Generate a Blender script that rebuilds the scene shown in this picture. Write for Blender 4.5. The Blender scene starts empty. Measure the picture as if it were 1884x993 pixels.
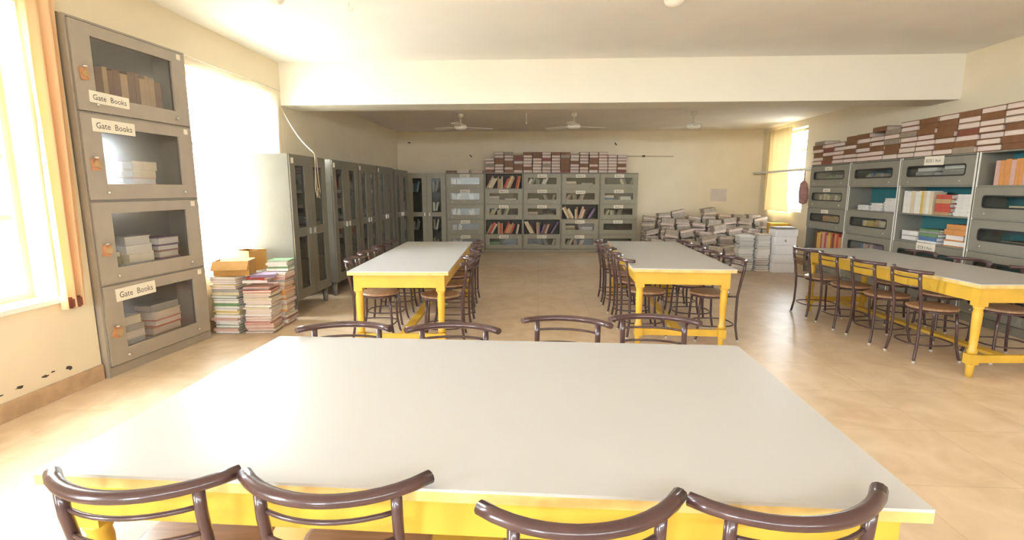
import bpy, bmesh, math, random
from mathutils import Matrix, Vector
PI = math.pi
SC = bpy.context.scene
COL = SC.collection
R = math.radians
rnd = random.Random(7)

# ---------------------------------------------------------------- camera
cam = bpy.data.cameras.new('camera')
cam.sensor_width = 36.0
cam.lens = 930.0 / 1884.0 * 36.0
cam.clip_start = 0.02
cam_o = bpy.data.objects.new('camera', cam)
COL.objects.link(cam_o)
cam_o.location = (0, 0, 1.45)
cam_o.rotation_euler = (R(90 - 9.193), 0, R(3.038))
SC.camera = cam_o

# ---------------------------------------------------------------- view, sky, daylight
SC.view_settings.view_transform = 'Standard'
SC.view_settings.look = 'None'
SC.view_settings.exposure = 1.95
SC.view_settings.gamma = 1.0
SC.view_settings.use_curve_mapping = False
SC.cycles.use_denoising = True
SC.cycles.max_bounces = 12
SC.cycles.diffuse_bounces = 8
SC.cycles.glossy_bounces = 4
SC.cycles.transmission_bounces = 6
SC.cycles.transparent_max_bounces = 16
SC.cycles.sample_clamp_indirect = 10.0
SC.cycles.caustics_reflective = False
SC.cycles.caustics_refractive = False
w = bpy.data.worlds.new('overcast_sky')
SC.world = w
w.use_nodes = True
bg = w.node_tree.nodes['Background']
bg.inputs[0].default_value = (0.90, 0.965, 1.06, 1)
bg.inputs[1].default_value = 12.5

def portal(loc, rot, sx, sy):
    l = bpy.data.lights.new('window_daylight', 'AREA')
    l.shape = 'RECTANGLE'
    l.size = sx
    l.size_y = sy
    l.cycles.is_portal = True
    o = bpy.data.objects.new('window_daylight', l)
    o.location = loc
    o.rotation_euler = rot
    COL.objects.link(o)

WL, WR, YB, YR = -3.34, 5.06, 12.03, -3.6        # left wall, right wall, back wall, rear wall faces
WIN_L = [(2.40, 3.27, 0.70, 2.62), (4.80, 6.38, 0.58, 2.60), (-1.6, -0.5, 0.70, 2.62)]  # last one is an unseen window, added behind the camera for daylight
WIN_R = [(10.12, 11.52, 0.99, 2.62)]
WIN_REAR_ADDED = [(-2.6, -1.5, 0.95, 2.35), (-0.95, 0.85, 2.2, 2.72), (1.05, 2.85, 2.2, 2.72), (3.05, 4.85, 2.2, 2.72)]  # unseen rear windows, added for deeper daylight and a bookcase reflection
for (a, b, c, d) in WIN_L:
    portal((WL - .28, (a + b) / 2, (c + d) / 2), (0, R(-90), 0), d - c, b - a)
for (a, b, c, d) in WIN_R:
    portal((WR + .28, (a + b) / 2, (c + d) / 2), (0, R(90), 0), d - c, b - a)
for (a, b, c, d) in WIN_REAR_ADDED:
    portal(((a + b) / 2, YR - .28, (c + d) / 2), (R(90), 0, 0), b - a, d - c)

# ---------------------------------------------------------------- materials
def mat(name, col, rough=0.6, metal=0.0, noise=0.0, scale=8.0, bump=0.0, spec=0.5, col2=None, stretch=None, coat=0.0):
    m = bpy.data.materials.new(name)
    m.use_nodes = True
    nt = m.node_tree
    b = nt.nodes['Principled BSDF']
    b.inputs['Base Color'].default_value = (*col, 1)
    b.inputs['Roughness'].default_value = rough
    b.inputs['Metallic'].default_value = metal
    b.inputs['Specular IOR Level'].default_value = spec
    if coat:
        b.inputs['Coat Weight'].default_value = coat
        b.inputs['Coat Roughness'].default_value = 0.1
    if noise or bump:
        tc = nt.nodes.new('ShaderNodeTexCoord')
        mp = nt.nodes.new('ShaderNodeMapping')
        if stretch:
            mp.inputs['Scale'].default_value = stretch
        nz = nt.nodes.new('ShaderNodeTexNoise')
        nz.inputs['Scale'].default_value = scale
        nz.inputs['Detail'].default_value = 6
        nt.links.new(tc.outputs['Object'], mp.inputs[0])
        nt.links.new(mp.outputs[0], nz.inputs['Vector'])
        if noise:
            rp = nt.nodes.new('ShaderNodeValToRGB')
            c2 = col2 or tuple(max(0, c * (1 - noise)) for c in col)
            rp.color_ramp.elements[0].position = 0.35
            rp.color_ramp.elements[1].position = 0.68
            rp.color_ramp.elements[0].color = (*c2, 1)
            rp.color_ramp.elements[1].color = (*col, 1)
            nt.links.new(nz.outputs[0], rp.inputs[0])
            nt.links.new(rp.outputs[0], b.inputs['Base Color'])
        if bump:
            bp = nt.nodes.new('ShaderNodeBump')
            bp.inputs['Strength'].default_value = bump
            bp.inputs['Distance'].default_value = 0.01
            nt.links.new(nz.outputs[0], bp.inputs['Height'])
            nt.links.new(bp.outputs[0], b.inputs['Normal'])
    return m

def glass_mat(name, tint=(1, 1, 1), refl=0.09, rough=0.03):
    m = bpy.data.materials.new(name)
    m.use_nodes = True
    nt = m.node_tree
    nt.nodes.clear()
    o = nt.nodes.new('ShaderNodeOutputMaterial')
    t = nt.nodes.new('ShaderNodeBsdfTransparent')
    t.inputs[0].default_value = (*tint, 1)
    g = nt.nodes.new('ShaderNodeBsdfGlossy')
    g.inputs['Roughness'].default_value = rough
    lw = nt.nodes.new('ShaderNodeLayerWeight')
    lw.inputs[0].default_value = 0.5
    pw = nt.nodes.new('ShaderNodeMath')
    pw.operation = 'POWER'
    pw.inputs[1].default_value = 4.0
    nt.links.new(lw.outputs['Facing'], pw.inputs[0])
    ad = nt.nodes.new('ShaderNodeMath')
    ad.operation = 'ADD'
    ad.inputs[1].default_value = refl
    ad.use_clamp = True
    mx = nt.nodes.new('ShaderNodeMixShader')
    nt.links.new(pw.outputs[0], ad.inputs[0])
    nt.links.new(ad.outputs[0], mx.inputs[0])
    nt.links.new(t.outputs[0], mx.inputs[1])
    nt.links.new(g.outputs[0], mx.inputs[2])
    nt.links.new(mx.outputs[0], o.inputs[0])
    return m

def cloth_mat(name, col, trans=0.6, see=0.0):
    m = bpy.data.materials.new(name)
    m.use_nodes = True
    nt = m.node_tree
    nt.nodes.clear()
    o = nt.nodes.new('ShaderNodeOutputMaterial')
    d = nt.nodes.new('ShaderNodeBsdfDiffuse')
    t = nt.nodes.new('ShaderNodeBsdfTranslucent')
    d.inputs[0].default_value = (*col, 1)
    t.inputs[0].default_value = (*col, 1)
    mx = nt.nodes.new('ShaderNodeMixShader')
    mx.inputs[0].default_value = trans
    nt.links.new(d.outputs[0], mx.inputs[1])
    nt.links.new(t.outputs[0], mx.inputs[2])
    last = mx
    if see:
        tr = nt.nodes.new('ShaderNodeBsdfTransparent')
        m2 = nt.nodes.new('ShaderNodeMixShader')
        m2.inputs[0].default_value = see
        nt.links.new(mx.outputs[0], m2.inputs[1])
        nt.links.new(tr.outputs[0], m2.inputs[2])
        last = m2
    nt.links.new(last.outputs[0], o.inputs[0])
    return m

M = {}
M['wall'] = mat('cream_wall_paint', (0.78, 0.69, 0.52), 0.75, noise=0.05, scale=2.5)
M['ceiling'] = mat('ceiling_whitewash', (0.88, 0.865, 0.845), 0.8, noise=0.05, scale=1.5)
M['ceiling_far'] = mat('ceiling_whitewash_dusty', (0.82, 0.77, 0.72), 0.8, noise=0.06, scale=1.5)  # slightly darker whitewash for the far bay
M['beam'] = mat('beam_paint', (0.80, 0.76, 0.66), 0.75, noise=0.03, scale=2.0)
M['skirting'] = mat('skirting_stone', (0.60, 0.42, 0.27), 0.4, noise=0.25, scale=9)
M['laminate'] = mat('off_white_laminate', (0.49, 0.487, 0.48), 0.38, noise=0.02, scale=3)
M['yellow'] = mat('yellow_enamel_paint', (0.68, 0.42, 0.05), 0.38, noise=0.12, scale=7)
M['edge'] = mat('worn_yellow_edge_band', (0.78, 0.55, 0.20), 0.45, noise=0.25, scale=14)
M['tube'] = mat('maroon_brown_tube', (0.075, 0.035, 0.035), 0.28, noise=0.2, scale=20, coat=0.4)
M['ply'] = mat('varnished_plywood', (0.42, 0.25, 0.14), 0.35, noise=0.35, scale=5, stretch=(1, 8, 1))
M['foot'] = mat('pale_rubber_foot', (0.55, 0.50, 0.44), 0.6)
M['steel'] = mat('grey_olive_steel', (0.33, 0.30, 0.215), 0.42, noise=0.08, scale=6)
M['steel_left'] = mat('grey_brown_steel', (0.37, 0.32, 0.26), 0.42, noise=0.08, scale=6)
M['steel_right'] = mat('grey_green_steel', (0.26, 0.245, 0.20), 0.38, noise=0.08, scale=6)
M['steel_pale'] = mat('worn_pale_steel_edge', (0.80, 0.79, 0.72), 0.4, noise=0.1, scale=20)
M['steel_dark'] = mat('dark_olive_steel', (0.17, 0.155, 0.12), 0.36, noise=0.08, scale=6)
M['gasket'] = mat('black_rubber_gasket', (0.03, 0.028, 0.028), 0.5)
M['teal'] = mat('teal_cabinet_lining', (0.04, 0.17, 0.19), 0.5)
M['dark_in'] = mat('dark_cabinet_lining', (0.10, 0.085, 0.065), 0.6)
M['grey_in'] = mat('grey_cabinet_lining', (0.30, 0.28, 0.25), 0.6)
M['pane'] = glass_mat('cabinet_pane', (0.95, 0.97, 0.95), 0.05)
M['pane_dusty'] = glass_mat('dusty_cabinet_pane', (0.9, 0.9, 0.86), 0.07, 0.3)
M['pane_grey'] = glass_mat('hazy_cabinet_pane', (0.95, 0.95, 0.95), 0.08, 0.12)
M['winglass'] = glass_mat('window_pane', (0.98, 1, 0.99), 0.0)
M['card'] = mat('paper_card', (0.80, 0.74, 0.62), 0.7, noise=0.05)
M['ink'] = mat('printed_ink', (0.06, 0.05, 0.05), 0.7)
M['chrome'] = mat('bright_latch_metal', (0.75, 0.72, 0.66), 0.3, metal=0.9)
M['brass'] = mat('orange_brass_lock', (0.62, 0.30, 0.14), 0.45, noise=0.3, scale=30)
M['pages'] = mat('paper_page_edges', (0.76, 0.63, 0.55), 0.85, noise=0.2, scale=30, stretch=(0.3, 0.3, 12))
M['pages_w'] = mat('white_page_edges', (0.80, 0.77, 0.73), 0.85, noise=0.15, scale=30, stretch=(0.3, 0.3, 12))
M['pages_g'] = mat('dusty_page_edges', (0.50, 0.43, 0.36), 0.9, noise=0.25, scale=26, stretch=(0.3, 0.3, 12))
for n, c in dict(brown=(0.22, 0.10, 0.045), maroon=(0.24, 0.075, 0.05), tan=(0.50, 0.33, 0.17), pink=(0.62, 0.40, 0.34),
                 red=(0.55, 0.10, 0.07), blue=(0.10, 0.20, 0.36), green=(0.17, 0.30, 0.14), grey=(0.36, 0.34, 0.31),
                 white=(0.80, 0.77, 0.72), yellow=(0.72, 0.50, 0.10), orange=(0.66, 0.30, 0.10), cream=(0.70, 0.60, 0.42),
                 purple=(0.24, 0.16, 0.26), dusty=(0.33, 0.27, 0.20)).items():
    M['c_' + n] = mat(n + '_book_cover', c, 0.55, noise=0.15, scale=12)
M['fan'] = mat('fan_enamel', (0.86, 0.83, 0.75), 0.35)
M['carton'] = mat('brown_cardboard', (0.50, 0.27, 0.07), 0.75, noise=0.15, scale=10)
M['curtain'] = cloth_mat('yellow_curtain_cloth', (0.84, 0.61, 0.38), 0.3)
M['sheer'] = cloth_mat('cream_sheer_cloth', (0.95, 0.90, 0.78), 0.80, 0.75)
M['curtain_r'] = cloth_mat('pale_yellow_curtain_cloth', (0.80, 0.63, 0.33), 0.06)
M['frame_w'] = mat('window_frame_paint', (0.80, 0.68, 0.34), 0.5)
M['frame_d'] = mat('dark_window_frame', (0.16, 0.17, 0.14), 0.5)
M['jamb'] = mat('white_jamb_paint', (0.85, 0.82, 0.76), 0.6)
M['cord'] = mat('pale_cord', (0.66, 0.54, 0.38), 0.6)
M['bag'] = mat('dull_pink_cloth', (0.50, 0.27, 0.24), 0.85, noise=0.3, scale=14)
M['mark'] = mat('dark_wall_mark', (0.07, 0.055, 0.045), 0.8)
M['packet'] = mat('white_wrapping_paper', (0.88, 0.86, 0.85), 0.75, noise=0.06, scale=9)
M['box_yellow'] = mat('golden_box_card', (0.72, 0.42, 0.05), 0.6, noise=0.1, scale=6)
M['notice'] = mat('faded_notice_paper', (0.66, 0.58, 0.53), 0.8, noise=0.1, scale=5)
M['ground'] = mat('outside_ground', (0.34, 0.31, 0.26), 0.9, noise=0.2, scale=0.5)
M['conduit'] = mat('wall_conduit', (0.46, 0.36, 0.22), 0.6)

def floor_material():
    m = bpy.data.materials.new('beige_marble_floor')
    m.use_nodes = True
    nt = m.node_tree
    b = nt.nodes['Principled BSDF']
    tc = nt.nodes.new('ShaderNodeTexCoord')
    n1 = nt.nodes.new('ShaderNodeTexNoise')
    n1.inputs['Scale'].default_value = 3.5
    n1.inputs['Detail'].default_value = 8
    n1.inputs['Distortion'].default_value = 1.2
    rp = nt.nodes.new('ShaderNodeValToRGB')
    rp.color_ramp.elements[0].position = 0.32
    rp.color_ramp.elements[0].color = (0.65, 0.495, 0.33, 1)
    rp.color_ramp.elements[1].position = 0.70
    rp.color_ramp.elements[1].color = (0.79, 0.635, 0.465, 1)
    br = nt.nodes.new('ShaderNodeTexBrick')
    br.offset = 0.0
    br.inputs['Scale'].default_value = 1.0
    br.inputs['Brick Width'].default_value = 0.6
    br.inputs['Row Height'].default_value = 0.6
    br.inputs['Mortar Size'].default_value = 0.0035
    br.inputs['Color1'].default_value = (1, 1, 1, 1)
    br.inputs['Color2'].default_value = (0.94, 0.94, 0.94, 1)
    br.inputs['Mortar'].default_value = (0.84, 0.82, 0.80, 1)
    mx = nt.nodes.new('ShaderNodeMixRGB')
    mx.blend_type = 'MULTIPLY'
    mx.inputs[0].default_value = 1.0
    nt.links.new(tc.outputs['Object'], n1.inputs['Vector'])
    nt.links.new(tc.outputs['Object'], br.inputs['Vector'])
    nt.links.new(n1.outputs[0], rp.inputs[0])
    nt.links.new(rp.outputs[0], mx.inputs[1])
    nt.links.new(br.outputs[0], mx.inputs[2])
    nt.links.new(mx.outputs[0], b.inputs['Base Color'])
    b.inputs['Roughness'].default_value = 0.36
    return m
M['floor'] = floor_material()

# ---------------------------------------------------------------- mesh helpers
class MB:
    def __init__(self):
        self.bm = bmesh.new()
        self.mats = []
    def mi(self, m):
        if m not in self.mats:
            self.mats.append(m)
        return self.mats.index(m)
    def box(self, x0, x1, y0, y1, z0, z1, m, T=None):
        i = self.mi(m)
        vs = [self.bm.verts.new((x, y, z)) for x in (x0, x1) for y in (y0, y1) for z in (z0, z1)]
        if T is not None:
            for v in vs:
                v.co = T @ v.co
        for q in ((0, 1, 3, 2), (4, 6, 7, 5), (0, 4, 5, 1), (2, 3, 7, 6), (0, 2, 6, 4), (1, 5, 7, 3)):
            f = self.bm.faces.new([vs[k] for k in q])
            f.material_index = i
        return self
    def tube(self, pts, r, m, n=8, closed=False, flat=1.0):
        i = self.mi(m)
        pts = [Vector(p) for p in pts]
        L = len(pts)
        rs = r if isinstance(r, (list, tuple)) else [r] * L
        rings = []
        up = Vector((0, 0, 1))
        for k in range(L):
            if closed:
                d = pts[(k + 1) % L] - pts[k - 1]
            else:
                d = pts[min(k + 1, L - 1)] - pts[max(k - 1, 0)]
            d.normalize()
            a = up if abs(d.dot(up)) < 0.95 else Vector((0, 1, 0))
            u = d.cross(a).normalized()
            v = u.cross(d).normalized()
            rings.append([self.bm.verts.new(pts[k] + (u * math.cos(t) + v * math.sin(t) * flat) * rs[k])
                          for t in [2 * PI * j / n for j in range(n)]])
        segs = L if closed else L - 1
        for k in range(segs):
            A, B = rings[k], rings[(k + 1) % L]
            for j in range(n):
                f = self.bm.faces.new((A[j], A[(j + 1) % n], B[(j + 1) % n], B[j]))
                f.material_index = i
                f.smooth = True
        if not closed:
            for rg in (rings[0][::-1], rings[-1]):
                f = self.bm.faces.new(rg)
                f.material_index = i
        return self
    def lathe(self, prof, m, n=16, c=(0, 0, 0)):
        i = self.mi(m)
        rings = []
        for (r, z) in prof:
            rings.append([self.bm.verts.new((c[0] + r * math.cos(2 * PI * j / n), c[1] + r * math.sin(2 * PI * j / n), c[2] + z)) for j in range(n)])
        for k in range(len(rings) - 1):
            for j in range(n):
                f = self.bm.faces.new((rings[k][j], rings[k][(j + 1) % n], rings[k + 1][(j + 1) % n], rings[k + 1][j]))
                f.material_index = i
                f.smooth = True
        for rg in (rings[0], rings[-1]):
            f = self.bm.faces.new(rg)
            f.material_index = i
        return self
    def panel(self, outer, holes, y0, y1, m):
        """flat plate in the xz plane with holes, from y0 to y1"""
        i = self.mi(m)
        tmp = bmesh.new()
        es = []
        for loop in [outer] + holes:
            vs = [tmp.verts.new((p[0], y0, p[1])) for p in loop]
            es += [tmp.edges.new((vs[k], vs[(k + 1) % len(vs)])) for k in range(len(vs))]
        bmesh.ops.triangle_fill(tmp, use_beauty=True, use_dissolve=False, edges=es)
        r = bmesh.ops.extrude_face_region(tmp, geom=tmp.faces[:])
        bmesh.ops.translate(tmp, verts=[v for v in r['geom'] if isinstance(v, bmesh.types.BMVert)], vec=(0, y1 - y0, 0))
        self.absorb(tmp, i)
        return self
    def absorb(self, tmp, i):
        mp = {}
        for v in tmp.verts:
            mp[v] = self.bm.verts.new(v.co)
        for f in tmp.faces:
            try:
                g = self.bm.faces.new([mp[v] for v in f.verts])
                g.material_index = i
            except ValueError:
                pass
        tmp.free()
    def mesh(self, name):
        bmesh.ops.recalc_face_normals(self.bm, faces=self.bm.faces[:])
        me = bpy.data.meshes.new(name)
        self.bm.to_mesh(me)
        self.bm.free()
        for m in self.mats:
            me.materials.append(m)
        return me
    def build(self, name, parent=None, bevel=0.0, **kw):
        if bevel:
            bmesh.ops.bevel(self.bm, geom=self.bm.edges[:], offset=bevel, segments=2, affect='EDGES')
        return add(name, self.mesh(name), parent, **kw)

def tag(o, label=None, cat=None, group=None, kind=None):
    if label: o['label'] = label
    if cat: o['category'] = cat
    if group: o['group'] = group
    if kind: o['kind'] = kind
    return o
def add(name, me, parent=None, label=None, cat=None, group=None, kind=None, loc=None, rot=None):
    o = bpy.data.objects.new(name, me)
    COL.objects.link(o)
    if parent: o.parent = parent
    if loc: o.location = loc
    if rot: o.rotation_euler = rot
    return tag(o, label, cat, group, kind)
def empty(name, loc, rz=0.0, label=None, cat=None, group=None):
    o = bpy.data.objects.new(name, None)
    o.empty_display_size = 0.1
    COL.objects.link(o)
    o.location = loc
    o.rotation_euler = (0, 0, rz)
    return tag(o, label, cat, group)
def copy_tree(o, parent=None):
    c = o.copy()
    COL.objects.link(c)
    if parent: c.parent = parent
    for ch in list(o.children):
        copy_tree(ch, c)
    return c
ORD = ['zeroth', 'first', 'second', 'third', 'fourth', 'fifth', 'sixth', 'seventh', 'eighth', 'ninth', 'tenth', 'eleventh', 'twelfth',
       'thirteenth', 'fourteenth', 'fifteenth', 'sixteenth', 'seventeenth', 'eighteenth', 'nineteenth', 'twentieth'] + ['%dth' % k for k in range(21, 60)]
ORD[21], ORD[22], ORD[23] = '21st', '22nd', '23rd'
def rrect(x0, x1, z0, z1, r=0.0, n=4):
    if r <= 0:
        return [(x0, z0), (x1, z0), (x1, z1), (x0, z1)]
    out = []
    for (cx, cz, a) in ((x1 - r, z0 + r, -90), (x1 - r, z1 - r, 0), (x0 + r, z1 - r, 90), (x0 + r, z0 + r, 180)):
        for k in range(n + 1):
            t = R(a + 90.0 * k / n)
            out.append((cx + r * math.cos(t), cz + r * math.sin(t)))
    return out
_txt = {}
def text_into(mb, s, cx, cz, y, h, m, wmax=None):
    """printed lettering in the xz plane, facing -y"""
    if s not in _txt:
        cu = bpy.data.curves.new('lettering', 'FONT')
        cu.body = s
        cu.size = 1.0
        cu.align_x = 'CENTER'
        cu.resolution_u = 2
        ob = bpy.data.objects.new('lettering', cu)
        me = bpy.data.meshes.new_from_object(ob)
        _txt[s] = ([tuple(v.co) for v in me.vertices], [tuple(p.vertices) for p in me.polygons])
        bpy.data.objects.remove(ob)
        bpy.data.meshes.remove(me)
        bpy.data.curves.remove(cu)
    vs, fs = _txt[s]
    x_ = [v[0] for v in vs]
    wid = max(x_) - min(x_)
    sx = h * 1.35
    if wmax and wid * sx > wmax:
        sx = wmax / wid
    i = mb.mi(m)
    nv = [mb.bm.verts.new((cx + v[0] * sx, y, cz + (v[1] - 0.35) * h * 1.35)) for v in vs]
    for f in fs:
        try:
            mb.bm.faces.new([nv[k] for k in f]).material_index = i
        except ValueError:
            pass

# ---------------------------------------------------------------- room shell
def shell():
    MB().box(WL - .3, WR + .3, YR - .3, YB + .3, -.2, 0, M['floor']).build('floor', kind='structure')
    # left wall: piers between the windows, sills and heads, and the recess the tall cabinet stands in
    def wall_side(name, x0, x1, wins, ztop, niche=None, xn=None):
        b = MB()
        ys = sorted([(a, bb, c, d) for (a, bb, c, d) in wins] + ([niche] if niche else []))
        y = YR - .3
        for (a, bb, c, d) in ys:
            b.box(x0, x1, y, a, 0, ztop, M['wall'])
            if c > 0: b.box(x0, x1, a, bb, 0, c, M['wall'])
            b.box(x0, x1, a, bb, d, ztop, M['wall'])
            y = bb
        b.box(x0, x1, y, YB + .3, 0, ztop, M['wall'])
        if niche:
            b.box(xn, x0, niche[0] - .05, niche[1] + .05, 0, niche[3] + .05, M['wall'])
        b.build(name, kind='structure')
    wall_side('wall_left', WL - .3, WL, WIN_L, 3.2, (3.540, 4.672, 0, 2.654), WL - .42)
    wall_side('wall_right', WR, WR + .3, WIN_R, 3.2)
    MB().box(WL, WR, YB, YB + .3, 0, 3.2, M['wall']).build('wall_back', kind='structure')
    b = MB()
    x = WL
    for (a, bb, c, d) in WIN_REAR_ADDED:
        b.box(x, a, YR - .3, YR, 0, 3.2, M['wall'])
        b.box(a, bb, YR - .3, YR, 0, c, M['wall'])
        b.box(a, bb, YR - .3, YR, d, 3.2, M['wall'])
        x = bb
    b.box(x, WR, YR - .3, YR, 0, 3.2, M['wall'])
    b.build('wall_front', kind='structure')
    MB().box(WL, WR, YR, 6.62, 3.03, 3.2, M['ceiling']).box(WL, WR, 7.12, YB, 2.75, 3.2, M['ceiling_far']).build('ceiling', kind='structure')
    MB().box(WL, WR, 6.62, 7.12, 2.505, 3.2, M['beam']).build('trim_1', kind='structure', label='deep cream ceiling beam across the room')
    b = MB()
    for (x0, x1, y0, y1) in ((-45, WL - .3, -45, 55), (WR + .3, 45, -45, 55), (WL - .3, WR + .3, -45, YR - .3), (WL - .3, WR + .3, YB + .3, 55)):
        b.box(x0, x1, y0, y1, -.6, -.4, M['ground'])
    b.build('ground', kind='structure')
    # skirting
    b = MB()
    for (a, c) in ((YR, 3.535), (4.678, YB)):
        b.box(WL, WL + .018, a, c, 0, .12, M['skirting'])
    b.build('baseboard_left', kind='structure')
    MB().box(WR - .018, WR, YR, YB, 0, .12, M['skirting']).build('baseboard_right', kind='structure')
    MB().box(WL + .02, WR - .02, YB - .018, YB, 0, .12, M['skirting']).build('baseboard_back', kind='structure')

def window(n, side, a, b, c, d, fm, rows, cols, label=None):
    """side L/R/F; frame with glazing bars and one pane per light, standing in the outer half of the wall"""
    if side == 'L': loc, rz = (WL - .2, (a + b) / 2, c), R(90)
    elif side == 'R': loc, rz = (WR + .2, (a + b) / 2, c), R(-90)
    else: loc, rz = ((a + b) / 2, YR - .2, c), R(180)
    W, H = b - a, d - c
    root = empty('window_%d' % n, loc, rz)
    tag(root, label, None, None, 'structure')
    f = MB()
    t = .045
    f.box(-W / 2, -W / 2 + t, -.03, .03, 0, H, fm).box(W / 2 - t, W / 2, -.03, .03, 0, H, fm)
    f.box(-W / 2 + t, W / 2 - t, -.03, .03, 0, t, fm).box(-W / 2 + t, W / 2 - t, -.03, .03, H - t, H, fm)
    f.build('window_frame', root)
    xs = [-W / 2 + t + (W - 2 * t) * k / cols for k in range(cols + 1)]
    zs = [t + (H - 2 * t) * k for k in [0] + rows + [1]]
    for x in xs[1:-1]:
        MB().box(x - .016, x + .016, -.02, .02, t, H - t, fm).build('glazing_bar', root)
    for z in zs[1:-1]:
        for k in range(cols):
            MB().box(xs[k] + .016, xs[k + 1] - .016, -.02, .02, z - .018, z + .018, fm).build('glazing_bar', root)
    for k in range(cols):
        for j in range(len(zs) - 1):
            MB().box(xs[k] + .018, xs[k + 1] - .018, -.003, .003, zs[j] + .02, zs[j + 1] - .02, M['winglass']).build('pane', root)
    return root

def curtain(name, x, y0, y1, z0, z1, m, label, waves, amp, group=None, y0b=None, y1b=None, inward=1):
    b = MB()
    i = b.mi(m)
    nu, nv = int(waves * 10), 10
    g = []
    for v in range(nv + 1):
        row = []
        for u in range(nu + 1):
            s, t = u / nu, v / nv
            a0 = y0 + ((y0b if y0b is not None else y0) - y0) * (1 - t)
            a1 = y1 + ((y1b if y1b is not None else y1) - y1) * (1 - t)
            yy = a0 + (a1 - a0) * s
            xx = x + inward * (amp * (0.6 + .4 * (1 - t)) * math.sin(2 * PI * waves * s + .6 * math.sin(5 * t)) + .012 * math.sin(17 * s + 3 * t))
            row.append(b.bm.verts.new((xx, yy, z0 + (z1 - z0) * t)))
        g.append(row)
    for v in range(nv):
        for u in range(nu):
            f = b.bm.faces.new((g[v][u], g[v][u + 1], g[v + 1][u + 1], g[v + 1][u]))
            f.smooth = True
    root = empty(name, (0, 0, 0), 0, label, 'curtain', group)
    b.build('cloth', root)
    r_ = MB()
    r_.tube([(x, min(y0, y1) - .03, z1 + .008), (x, max(y0, y1) + .03, z1 + .008)], .006, M['chrome'], 6)
    r_.build('curtain_wire', root)
    return root

# ---------------------------------------------------------------- furniture
def table(L, W, loc, rz, label, H=.745):
    t = empty('reading_table', (loc[0], loc[1], 0), rz, label, 'table', 'yellow reading tables')
    o = MB().box(-L / 2, L / 2, -W / 2, W / 2, H - .008, H, M['laminate']).build('laminate_top', t)
    MB().box(-L / 2, L / 2, -W / 2, W / 2, H - .034, H - .008, M['edge']).build('edge_band', t)
    ins, lg = .04, .074
    ap = .115
    for s in (-1, 1):
        MB().box(-L / 2 + ins + lg, L / 2 - ins - lg, s * (W / 2 - ins - .012) - .013, s * (W / 2 - ins - .012) + .013, H - .034 - ap, H - .034, M['yellow']).build('apron', t)
        MB().box(s * (L / 2 - ins - .012) - .013, s * (L / 2 - ins - .012) + .013, -W / 2 + ins + lg, W / 2 - ins - lg, H - .034 - ap, H - .034, M['yellow']).build('apron', t)
    sq = lg / 2
    prof = [(sq * .80, .185), (sq * .92, .20), (sq * .92, .215), (sq * .70, .23), (sq * .76, .33), (sq * .86, .43), (sq * .88, .51),
            (sq * .76, .535), (sq * .95, .55), (sq * .95, .565)]
    lb = MB()
    lb.box(-sq, sq, -sq, sq, .565, H - .034, M['yellow'])
    lb.lathe(prof, M['yellow'], 14)
    lb.box(-sq * .93, sq * .93, -sq * .93, sq * .93, .105, .185, M['yellow'])
    lb.lathe([(sq * .58, 0), (sq * .66, .03), (sq * .76, .085), (sq * .8, .105)], M['yellow'], 14)
    lm = lb.mesh('leg')
    for sx in (-1, 1):
        for sy in (-1, 1):
            add('leg', lm, t, loc=(sx * (L / 2 - ins - sq), sy * (W / 2 - ins - sq), 0))
    for sx in (-1, 1):
        x = sx * (L / 2 - ins - sq)
        MB().box(x - .014, x + .014, -W / 2 + ins + lg - .004, W / 2 - ins - lg + .004, .115, .175, M['yellow']).build('end_rail', t)
    MB().box(-L / 2 + ins + sq + .018, L / 2 - ins - sq - .018, -.042, .042, .125, .15, M['yellow']).build('stretcher', t)
    return t

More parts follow.
